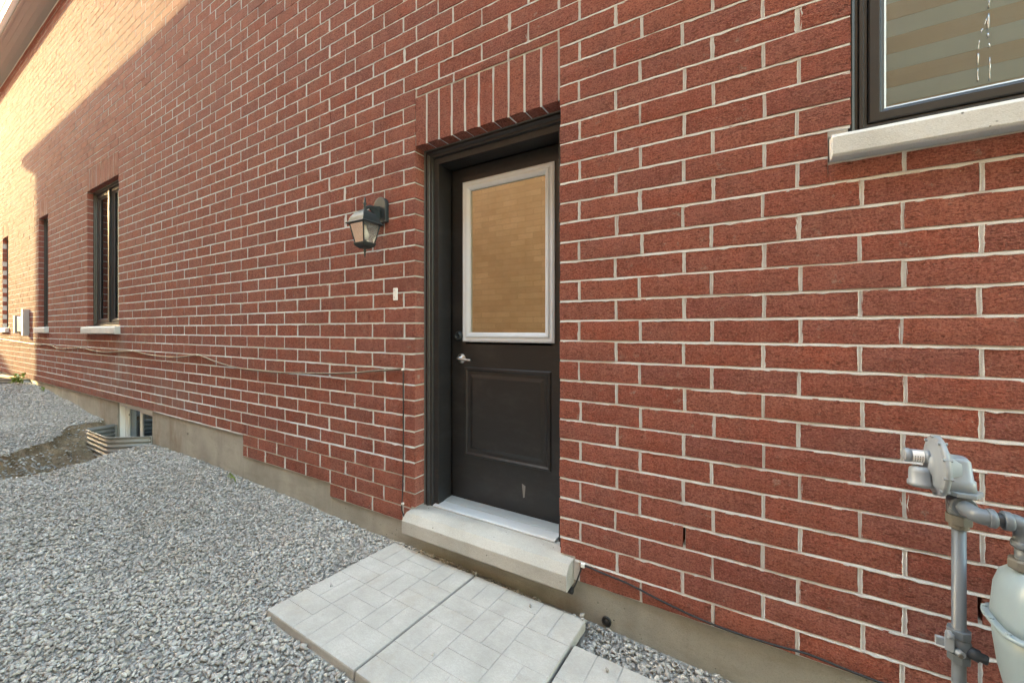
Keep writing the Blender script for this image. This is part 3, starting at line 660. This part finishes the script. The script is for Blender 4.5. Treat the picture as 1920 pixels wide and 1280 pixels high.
# ------------------------------------------------------------------ paving slabs
for bx, by, an, zb, zf, lab in SLABS:
    t = thing('paving_slab', (bx, by, zb), lab, 'paving slab', 'pale concrete slabs below the side door')
    t.rotation_euler = (math.atan2(zb-zf, SD)*-1*-1, 0, R(an))
    rot = t.rotation_euler.copy()
    def loc(mbd, name, bev):
        me = mbd.mesh(name, M['paver'], bev); o = bpy.data.objects.new(name, me); COL.objects.link(o); o.parent = t; return o
    body = MB().box((0, -SD, -ST), (SW, 0, -.0024)); loc(body, 'slab_body', .004)
    nc, nr = 3, 4; cw, ch = SW/nc, SD/nr; g = .0026
    for i in range(nc):
        for k in range(nr):
            x0, y1 = i*cw, -k*ch; x1, y0 = x0+cw, y1-ch
            if (i+k) % 2 == 0: cells = [(x0, (x0+x1)/2, y0, y1), ((x0+x1)/2, x1, y0, y1)]
            else: cells = [(x0, x1, y0, (y0+y1)/2), (x0, x1, (y0+y1)/2, y1)]
            for a, b, c, d in cells:
                loc(MB().box((a+g*.9, c+g*.45, -.005), (b-g*.9, d-g*.45, random.uniform(-.0008,.0004))), 'block', .0016)

# ------------------------------------------------------------------ window wells
def well(plan, ztop, ribs, pitch, label):
    base = Vector((plan[0][0], plan[0][1], ztop - ribs*pitch)); t = thing('window_well', base, label, 'window well', 'corrugated steel window wells')
    # rounded plan polyline
    P_ = [Vector((x, y, 0)) for x, y in plan]; pl = []
    for i, p in enumerate(P_):
        if i in (0, len(P_)-1): pl.append(p); continue
        a = (P_[i-1]-p).normalized(); b = (P_[i+1]-p).normalized()
        for k in range(6): q = k/5; pl.append(p + a*.07*(1-q)**2 + b*.07*q**2)
    nz = ribs*8; m = MB(); vs = []
    nrm = []
    for i in range(len(pl)):
        d = (pl[min(i+1,len(pl)-1)]-pl[max(i-1,0)]).normalized(); nrm.append(Vector((d.y, -d.x, 0)))
    for k in range(nz+1):
        z = ztop - ribs*pitch*k/nz; off = .011*math.cos(2*math.pi*k/8)
        vs += [(p.x+n.x*off, p.y+n.y*off, z) for p, n in zip(pl, nrm)]
    n = len(pl)
    m.add(vs, [(k*n+i, k*n+i+1, (k+1)*n+i+1, (k+1)*n+i) for k in range(nz) for i in range(n-1)], True)
    o = m.build('corrugated_sheet', M['galv'], t); sm = o.modifiers.new('thick', 'SOLIDIFY'); sm.thickness = .0025
    r = MB().tube([(p.x+n.x*.012, p.y+n.y*.012, ztop) for p, n in zip(pl, nrm)], .005, 8).build('rolled_rim', M['galv'], t)
    for e in (0, -1):
        x = plan[e][0]; MB().box((x-.018, -.004, ztop-ribs*pitch), (x+.018, .010, ztop)).build('flange', M['galv'], t)
        for k in range(4): MB().lathe([(.007,0),(.007,.006),(.002,.008)], (x, -.004, ztop-.05-k*.07), (0,-1,0), 8).build('bolt', M['chrome'], t)
    return t
well([(-7.365,.0),(-7.33,-.285),(-6.52,-.285),(-6.165,.0)], .125, 7, .055, 'muddy corrugated steel window well in front of the white basement window')
well([(-13.75,.0),(-13.70,-.33),(-12.72,-.33),(-12.22,.0)], .43, 4, .066, 'sunlit corrugated steel window well at the far end of the wall')
bd = thing('wooden_board', (-13.0,-.2,.45), 'brown wooden board lying across the far sunlit window well', 'board')
bo = MB().obox((-13.0,-.19,.452), [(1,.12,.0),(-.12,1,0),(0,0,1)], (.72,.07,.012)).build('plank', M['wood'], bd, .002)

# ------------------------------------------------------------------ wall lantern
LX, LY = -2.157, -.150
lt = thing('wall_lantern', (LX, 0, 2.15), 'dark cast metal coach lantern with clear sloping panes on the brick left of the door', 'wall lamp')
bp = [(LX-.058,2.125),(LX+.058,2.125),(LX+.058,2.245)] + [(LX+.058*math.cos(a), 2.245+.055*math.sin(a)) for a in [math.pi*k/10 for k in range(1,10)]] + [(LX-.058,2.245)]
m = MB(); n = len(bp); m.add([(x,-.030,z) for x,z in bp]+[(x,.002,z) for x,z in bp], [tuple(range(n)), tuple(range(n,2*n))[::-1]]+[(i,(i+1)%n,n+(i+1)%n,n+i) for i in range(n)]); m.build('backplate', M['lampmetal'], lt, .004)
ar = MB(); ar.tube(bez([(LX,-.028,2.205),(LX,-.07,2.215),(LX,-.115,2.21),(LX,LY,2.19)],5), .011, 10)
ar.add([(LX-.007,-.03,2.235),(LX-.007,-.03,2.15),(LX-.007,-.08,2.175),(LX-.007,-.13,2.215),(LX+.007,-.03,2.235),(LX+.007,-.03,2.15),(LX+.007,-.08,2.175),(LX+.007,-.13,2.215)], [(0,1,2,3),(7,6,5,4),(0,4,5,1),(1,5,6,2),(2,6,7,3),(3,7,4,0)])
ar.build('arm', M['lampmetal'], lt)
def sq(a, z): return [(LX-a,LY-a,z),(LX+a,LY-a,z),(LX+a,LY+a,z),(LX-a,LY+a,z)]
MB().loft([sq(.078,2.083),sq(.086,2.087),sq(.086,2.092),sq(.072,2.100),sq(.066,2.125),sq(.052,2.15),sq(.030,2.170),sq(.012,2.182)], False).build('lamp_roof', M['lampmetal'], lt, .0015)
MB().lathe([(.013,0),(.010,.012),(.006,.018),(.011,.024),(.006,.032),(.010,.040),(.013,.046),(.006,.052),(.0075,.062),(.001,.092)], (LX,LY,2.178), (0,0,1), 14).build('finial', M['lampmetal'], lt)
MB().loft([sq(.050,1.966),sq(.050,1.960),sq(.044,1.945),sq(.026,1.930),sq(.012,1.926)], False).build('lamp_base', M['lampmetal'], lt, .0015)
MB().lathe([(.011,0),(.006,.008),(.011,.016),(.005,.024),(.006,.034),(.001,.062)], (LX,LY,1.928), (0,0,-1), 14).build('finial', M['lampmetal'], lt)
A0, A1, Z0, Z1 = .043, .066, 1.966, 2.084
for sx, sy in ((-1,-1),(1,-1),(1,1),(-1,1)):
    MB().tube([(LX+sx*A0,LY+sy*A0,Z0),(LX+sx*A1,LY+sy*A1,Z1)], .0045, 6).build('cage_bar', M['lampmetal'], lt)
for a in range(4):
    c, s = [(0,-1),(1,0),(0,1),(-1,0)][a]; q = []
    for r_, z in ((A0,Z0),(A1,Z1)):
        for e in (-1, 1): q.append((LX+c*r_-s*r_*e*.95, LY+s*r_+c*r_*e*.95, z))
    MB().add(q, [(0,1,3,2)]).build('lamp_pane', M['lampglass'], lt)
bl = MB().lathe([(.010,0),(.012,-.02),(.018,-.035),(.0265,-.055),(.028,-.068),(.022,-.084),(.010,-.093),(.001,-.095)], (LX,LY,2.082), (0,0,1), 16).build('bulb', M['bulb'], lt)

# ------------------------------------------------------------------ gas meter set
gm = thing('gas_meter', (.55, -.18, -.05), 'grey gas regulator and pale blue-grey meter on a riser pipe in front of the bricks', 'gas meter')
GX, GY = .547, -.170
MB().lathe([(.0158,-.3),(.0158,.812)], (GX,GY,0), (0,0,1), 20).build('riser_pipe', M['gas'], gm)
MB().lathe([(.021,.800),(.022,.803),(.022,.814)],(GX,GY,0),n=14,smooth=False).lathe([(.030,.814),(.030,.842)],(GX,GY,0),n=8,smooth=False).build('union_nut', M['rust'], gm, .002)
MB().lathe([(.022,.84),(.027,.848),(.028,.875),(.027,.90),(.022,.906)],(GX,GY,0),n=20).lathe([(.029,0),(.029,.030),(.027,.033)],(GX,GY-.006,.877),(0,-1,0),20).build('tee_fitting', M['gas'], gm)
EY = -.255
el = [(GX,GY-.045,.877),(GX,GY-.062,.877),(GX+.010,EY-.004,.876),(GX+.026,EY-.008,.875),(GX+.040,EY-.008,.875)]
MB().tube(bez(el,5), .0215, 16).build('elbow', M['gas'], gm)
MB().lathe([(.024,0),(.0255,.003),(.0255,.013),(.023,.015)],(GX+.026,EY-.008,.875),(1,0,0),18).lathe([(.0172,.013),(.0172,.017)],(GX+.026,EY-.008,.875),(1,0,0),18).lathe([(.024,.028),(.0255,.031),(.0255,.042),(.024,.045)],(GX+.026,EY-.008,.875),(1,0,0),18).build('coupling', M['gas'], gm)
MB().lathe([(.0172,.012),(.0180,.015),(.0172,.018),(.0180,.021),(.0172,.024),(.0180,.027),(.0172,.030)],(GX+.026,EY-.008,.875),(1,0,0),18).build('threaded_nipple', M['conduit'], gm)
QX = GX+.096
MB().tube(bez([(GX+.066,EY-.006,.875),(GX+.080,EY-.006,.874),(QX-.006,EY-.006,.866),(QX,EY-.006,.845),(QX,EY-.006,.822)],5), .0215, 16).lathe([(.023,0),(.0255,.003),(.0255,.016),(.022,.019)],(QX,EY-.006,.808),(0,0,1),18).lathe([(.0185,-.06),(.0185,.0)],(QX,EY-.006,.81),(0,0,1),18).build('elbow', M['gas'], gm)
MB().lathe([(.030,0),(.032,.003),(.032,.024),(.028,.028)],(QX,EY-.006,.750),(0,0,1),8,False).build('union_nut', M['rust'], gm, .002)
# regulator
RZ = .982
MB().loft([[(GX-.050,GY-.006,z),(GX-.018,GY-.046,z),(GX+.022,GY-.046,z),(GX+.052,GY,z),(GX+.02,GY+.045,z),(GX-.02,GY+.045,z)] for z in (.905,.918)], False).build('flange_plate', M['gasmid'], gm, .002)
def se(cx, cy, z, rx, ry, n=28, e=3.5):
    o = []
    for k in range(n):
        a = 2*math.pi*k/n; c, s = math.cos(a), math.sin(a); o.append((cx+rx*math.copysign(abs(c)**(2/e), c), cy+ry*math.copysign(abs(s)**(2/e), s), z))
    return o
MB().loft([se(GX-.006,GY,.917,.040,.034), se(GX-.006,GY,.950,.038,.034), se(GX-.006,GY,.952,.034,.031), se(GX-.008,GY,1.005,.030,.028), se(GX-.008,GY,1.016,.022,.022)]).build('regulator_body', M['gasmid'], gm)
DX = GX-.048
MB().lathe([(.024,-.024),(.034,-.021),(.036,-.017),(.058,-.016),(.074,-.010),(.082,-.005),(.090,-.006),(.091,.0),(.090,.006),(.082,.005),(.072,.012),(.050,.017),(.047,.024),(.040,.026),(.034,.045)], (DX,GY,RZ), (1,0,0), 36).build('diaphragm_housing', M['gasmid'], gm)
for k in range(10):
    a = 2*math.pi*(k+.3)/10; MB().lathe([(.005,-.011),(.005,.011)], (DX,GY+.0865*math.cos(a),RZ+.0865*math.sin(a)), (1,0,0), 6, False).build('rim_screw', M['gasmid'], gm)
MB().lathe([(.0205,0),(.0205,.010),(.0195,.010),(.0195,.044),(.0210,.044),(.0210,.054),(.0195,.057)], (DX-.018,GY,RZ+.022), (-1,0,0), 22).build('spring_case', M['gasmid'], gm)
lb = MB(); vs = []
for xx in (DX-.031, DX-.058): vs += [(xx, GY-.0200*math.cos(a), RZ+.022+.0200*math.sin(a)) for a in [R(-70+12*k) for k in range(12)]]
lb.add(vs, [(k,k+1,13+k,12+k) for k in range(11)], True); lab = lb.build('label', M['label'], gm)
ink = MB()
for q in range(4):
    xx = DX-.035-q*.0055
    for a0 in (-42, -22, -2):
        vs = []
        for a in (a0, a0+14): vs += [(xx, GY-.0203*math.cos(R(a)), RZ+.022+.0203*math.sin(R(a))), (xx-.0016, GY-.0203*math.cos(R(a)), RZ+.022+.0203*math.sin(R(a)))]
        ink.add(vs, [(0,1,3,2)])
ink.build('print', M['ink'], lab)
MB().lathe([(.016,0.0),(.025,.008),(.0265,.016),(.0265,.046),(.030,.048),(.030,.060),(.024,.060),(.022,.050)], (DX-.038,GY-.004,RZ-.008), (0,0,-1), 24).build('vent_cup', M['gasmid'], gm)
# lock-wing valve
VZ = .45
MB().lathe([(.027,.046),(.027,.024),(.022,.020)],(GX,GY,VZ),n=8,smooth=False).lathe([(.022,.022),(.027,.010),(.028,-.01),(.023,-.026)],(GX,GY,VZ),n=16).lathe([(.022,-.026),(.026,-.028),(.026,-.050)],(GX,GY,VZ),n=8,smooth=False).build('valve_body', M['gas'], gm, .0015)
MB().lathe([(.017,0),(.018,.026),(.013,.028),(.014,.040),(.010,.044)],(GX+.012,GY-.010,VZ-.008),(.9,-.35,-.1),14).build('valve_knob', M['conduit'], gm)
v = MB().obox((GX-.028,GY-.026,VZ+.012),[(.25,1,0),(-1,.25,0),(0,0,1)],(.005,.010,.026)).lathe([(.0115,-.005),(.0115,.005)],(GX-.030,GY-.030,VZ+.036),(1,.2,0),14).obox((GX-.040,GY-.016,VZ+.004),[(1,0,0),(0,1,0),(0,0,1)],(.016,.006,.012)).lathe([(.010,-.010),(.010,.008)],(GX-.008,GY-.034,VZ-.010),(.3,-1,0),12).build('lock_wing', M['gasmid'], gm, .002)
MB().lathe([(.006,0),(.006,.004)],(GX-.0108,GY-.0435,VZ-.010),(.3,-1,0),10).build('wing_pin', M['rust'], gm)
# meter
MX, MY = QX+.076, EY-.005
up = [(.592,.128,.098),(.62,.126,.096),(.68,.122,.092),(.720,.112,.084),(.745,.09,.066),(.752,.05,.04)]
MB().loft([se(MX,MY,z,a,b,40,3.6) for z,a,b in up]).build('meter_top_case', M['meter'], gm)
lo = [(.588,.128,.098),(.53,.124,.094),(.46,.116,.088),(.40,.104,.080),(.34,.086,.070),(.30,.06,.05)]
MB().loft([se(MX,MY,z,a,b,40,3.2) for z,a,b in lo]).build('meter_lower_case', M['meter'], gm)
MB().loft([se(MX,MY,.583,.140,.110,40,3.4), se(MX,MY,.586,.143,.113,40,3.4), se(MX,MY,.593,.143,.113,40,3.4), se(MX,MY,.596,.140,.110,40,3.4)]).build('case_flange', M['meter'], gm)
for a in (180, 205, 230, 255, 280, 155):
    MB().lathe([(.006,0),(.006,.005),(.004,.007)],(MX+.137*math.copysign(abs(math.cos(R(a)))**.6,math.cos(R(a))),MY+.107*math.copysign(abs(math.sin(R(a)))**.6,math.sin(R(a))),.594),(0,0,1),8,False).build('flange_bolt', M['meter'], gm)
for k in range(-2, 3): MB().obox((MX+k*.038,MY-.090,.44),[(1,0,0),(0,1,.12),(0,-.12,1)],(.006,.006,.085)).build('case_rib', M['meter'], gm, .003)

# ------------------------------------------------------------------ utility box on the far sunlit wall
ub = thing('utility_box', (-12.3, -.06, 1.48), 'grey metal utility box with side posts on the far sunlit bricks', 'utility box')
MB().box((-12.95,-.05,1.36),(-12.30,-.004,1.66)).build('box_door', M['utility'], ub, .004)
MB().box((-13.08,-.075,1.33),(-12.95,-.002,1.69)).build('side_post', M['soffit'], ub, .004)
MB().box((-12.30,-.085,1.28),(-12.15,-.002,1.80)).build('side_post', M['soffit'], ub, .004)
for z in (1.40,1.47,1.54): MB().box((-12.38,-.062,z),(-12.33,-.051,z+.045)).build('latch', M['conduit'], ub)

# ------------------------------------------------------------------ cables and small wall things
pts = [(-15.6,-.008,1.20),(-12.9,-.008,1.150),(-11.55,-.008,1.118),(-10.75,-.012,1.135),(-9.9,-.012,1.085),(-8.85,-.008,1.122),(-7.9,-.012,1.085),(-6.75,-.008,1.130),(-6.3,-.014,1.108),(-5.74,-.016,1.092),(-5.3,-.014,1.105),(-4.916,-.008,1.135),(-4.5,-.014,1.085),(-4.07,-.018,1.047),(-3.6,-.020,1.040),(-3.293,-.020,1.045),(-2.6,-.018,1.078),(-2.2,-.012,1.118),(-1.965,-.007,1.141)]
cb = thing('cable', (-8, -.01, 1.1), 'thin brown cable sagging between clips along the bricks from the far end', 'cable')
MB().tube(bez(pts, 5), .0068, 8).build('cable_run', M['cable'], cb)
for x, z in ((-11.55,1.122),(-8.85,1.126),(-6.75,1.134),(-4.916,1.139)): MB().box((x-.007,-.014,z-.010),(x+.007,.0,z+.008)).build('clip', M['label'], cb, .002)
cd = thing('cable', (-1.96, -.01, .6), 'thin dark cable dropping down the mortar joint left of the door', 'cable')
MB().tube(bez([(-1.962,-.007,1.142),(-1.955,-.009,1.10),(-1.957,-.006,.8),(-1.955,-.009,.55),(-1.962,-.007,.34),(-1.968,-.009,.235),(-1.962,-.010,.205),(-1.93,-.018,.170),(-1.89,-.030,.150)], 5), .0042, 8).build('cable_run', M['cableblack'], cd)
for z in (.255, 1.138): MB().box((-1.972,-.013,z-.007),(-1.954,.0,z+.007)).build('clip', M['label'], cd, .002)
cr = thing('cable', (-.1, -.01, .15), 'black cable running low along the bricks from the sill to the gas meter', 'cable')
MB().tube(bez([(-.760,-.050,.105),(-.742,-.035,.135),(-.722,-.012,.200),(-.712,-.008,.226),(-.60,-.009,.218),(-.485,-.010,.208),(-.341,-.012,.181),(-.187,-.012,.158),(-.05,-.012,.150),(.10,-.010,.153),(.20,-.009,.160),(.33,-.010,.150),(.55,-.010,.14),(.9,-.012,.13),(1.4,-.012,.14)], 5), .0042, 8).build('cable_run', M['cableblack'], cr)
MB().box((-.722,-.016,.217),(-.702,.0,.236)).build('clip', M['label'], cr, .002)
pp = thing('drain_hose', (-1.3, -.02, .095), 'black hose tucked under the concrete door sill', 'hose')
MB().tube([(-1.86,.002,.098),(-1.5,-.004,.096),(-1.1,-.010,.093),(-.765,-.018,.088)], .013, 12).build('hose_run', M['conduit'], pp)
MB().lathe([(.017,0),(.017,.02),(.014,.022)],(-.782,-.018,.088),(1,-.03,0),14).build('end_cap', M['cableblack'], pp)
tg = thing('plastic_tag', (-2.03, -.004, 1.637), 'small white plastic tag stuck on the bricks below the lantern', 'tag')
MB().box((-2.049,-.010,1.596),(-2.012,-.001,1.678)).build('tag_body', M['label'], tg, .002)
MB().box((-2.040,-.0112,1.612),(-2.034,-.0102,1.618)).box((-2.041,-.0112,1.660),(-2.035,-.0102,1.666)).build('screw_dot', M['ink'], tg)

# ------------------------------------------------------------------ weeds
def weed(x, y, h, n, leaf, label, seed):
    r = random.Random(seed); z = float(zg(x, y)); t = thing('weed', (x, y, z), label, 'plant')
    for k in range(n):
        a = r.uniform(0, 6.28); tip = Vector((x+math.cos(a)*h*r.uniform(.2,.9), y-abs(math.sin(a))*h*r.uniform(.1,.6), z+h*r.uniform(.5,1)))
        MB().tube([(x,y,z-.01),(x+(tip.x-x)*.3,y+(tip.y-y)*.3,z+(tip.z-z)*.6),tip], .0025, 5).build('stem', M['leaf'], t)
        for q in range(3):
            d = Vector((r.uniform(-1,1), r.uniform(-1,.2), r.uniform(.0,.7))).normalized(); w = d.cross(Vector((0,0,1))).normalized(); b = tip + Vector((0,0,-h*.18*q)); L = leaf*r.uniform(.7,1.2)
            up_ = w.cross(d)
            MB().add([b, b+d*L*.35+w*L*.26+up_*L*.06, b+d*L*.75+w*L*.2, b+d*L-up_*L*.12, b+d*L*.75-w*L*.2, b+d*L*.35-w*L*.26+up_*L*.06, b+d*L*.5-up_*L*.05], [(0,1,6),(1,2,6),(2,3,6),(3,4,6),(4,5,6),(5,0,6)]).build('leaf', M['leaf'], t)
weed(-11.95, -.11, .22, 10, .11, 'bright green leafy weed in sun at the far foundation', 1)
weed(-10.75, -.06, .10, 3, .05, 'tiny green sprout in the shade beside the larger sunlit weed', 2)
weed(-3.95, -.09, .09, 4, .03, 'thin pale green weed growing from gravel by the stepped foundation', 3)

# ------------------------------------------------------------------ unseen house added past the side yard to block sky and darken reflections
fh = thing('far_house', (-47, -8, 0), 'dark brick house across the end of the side yard mirrored in the tall windows', 'house')
MB().box((-54, -32, -.5), (-41, 14, 8.0)).build('wall', M['nbrickdark'], fh)
MB().prism([(-32.6,8.0),(-32.6,8.15),(-9,9.4),(14.6,8.15),(14.6,8.0)], -54.5, -40.5).build('roof', M['shingle'], fh)
for y in (-24, -16, -8, 0, 7):
    for z in (.9, 3.9): MB().box((-41.02, y, z), (-40.98, y+1.4, z+1.5)).build('window', M['room'], fh)

# ------------------------------------------------------------------ house next door (behind the camera)
def neighbour(NX0, NX1, label, wins):
    NY, NZ = -3.50, 7.86
    nh = thing('neighbour_house', ((NX0+NX1)/2, -7.5, 0), label, 'house')
    MB().box((NX0, -11, -.6), (NX1, NY, NZ)).build('wall', M['nbrick'], nh)
    MB().box((NX0-.03, -11.4, NZ), (NX1+.4, NY+.35, NZ+.09)).build('soffit', M['soffit'], nh)
    MB().prism([(NY+.40,NZ+.10),(NY+.40,NZ+.16),(-7.2,NZ+2.4),(-11.5,NZ+.16),(-11.5,NZ+.10)], NX0-.03, NX1+.4).build('roof', M['shingle'], nh)
    MB().box((NX0, NY, -.6), (NX1, NY+.012, .30)).build('foundation_band', M['foundation'], nh)
    for x in wins:
        w = MB().ring(x, x+1.1, 1.5, 3.3, [(0,NY+.0),(0,NY+.03),(.06,NY+.03),(.06,NY+.0)]).build('window', M['blackframe'], nh)
        MB().box((x+.06, NY+.004, 1.56), (x+1.04, NY+.008, 3.24)).build('pane', M['room'], w)
        MB().box((x-.08, NY+.0, 1.40), (x+1.18, NY+.06, 1.497)).build('sill', M['win_sill'], w)
neighbour(-22.2, 9.0, 'pale tan brick house next door mirrored in the glass of the black door', (-10.5, 3.2))
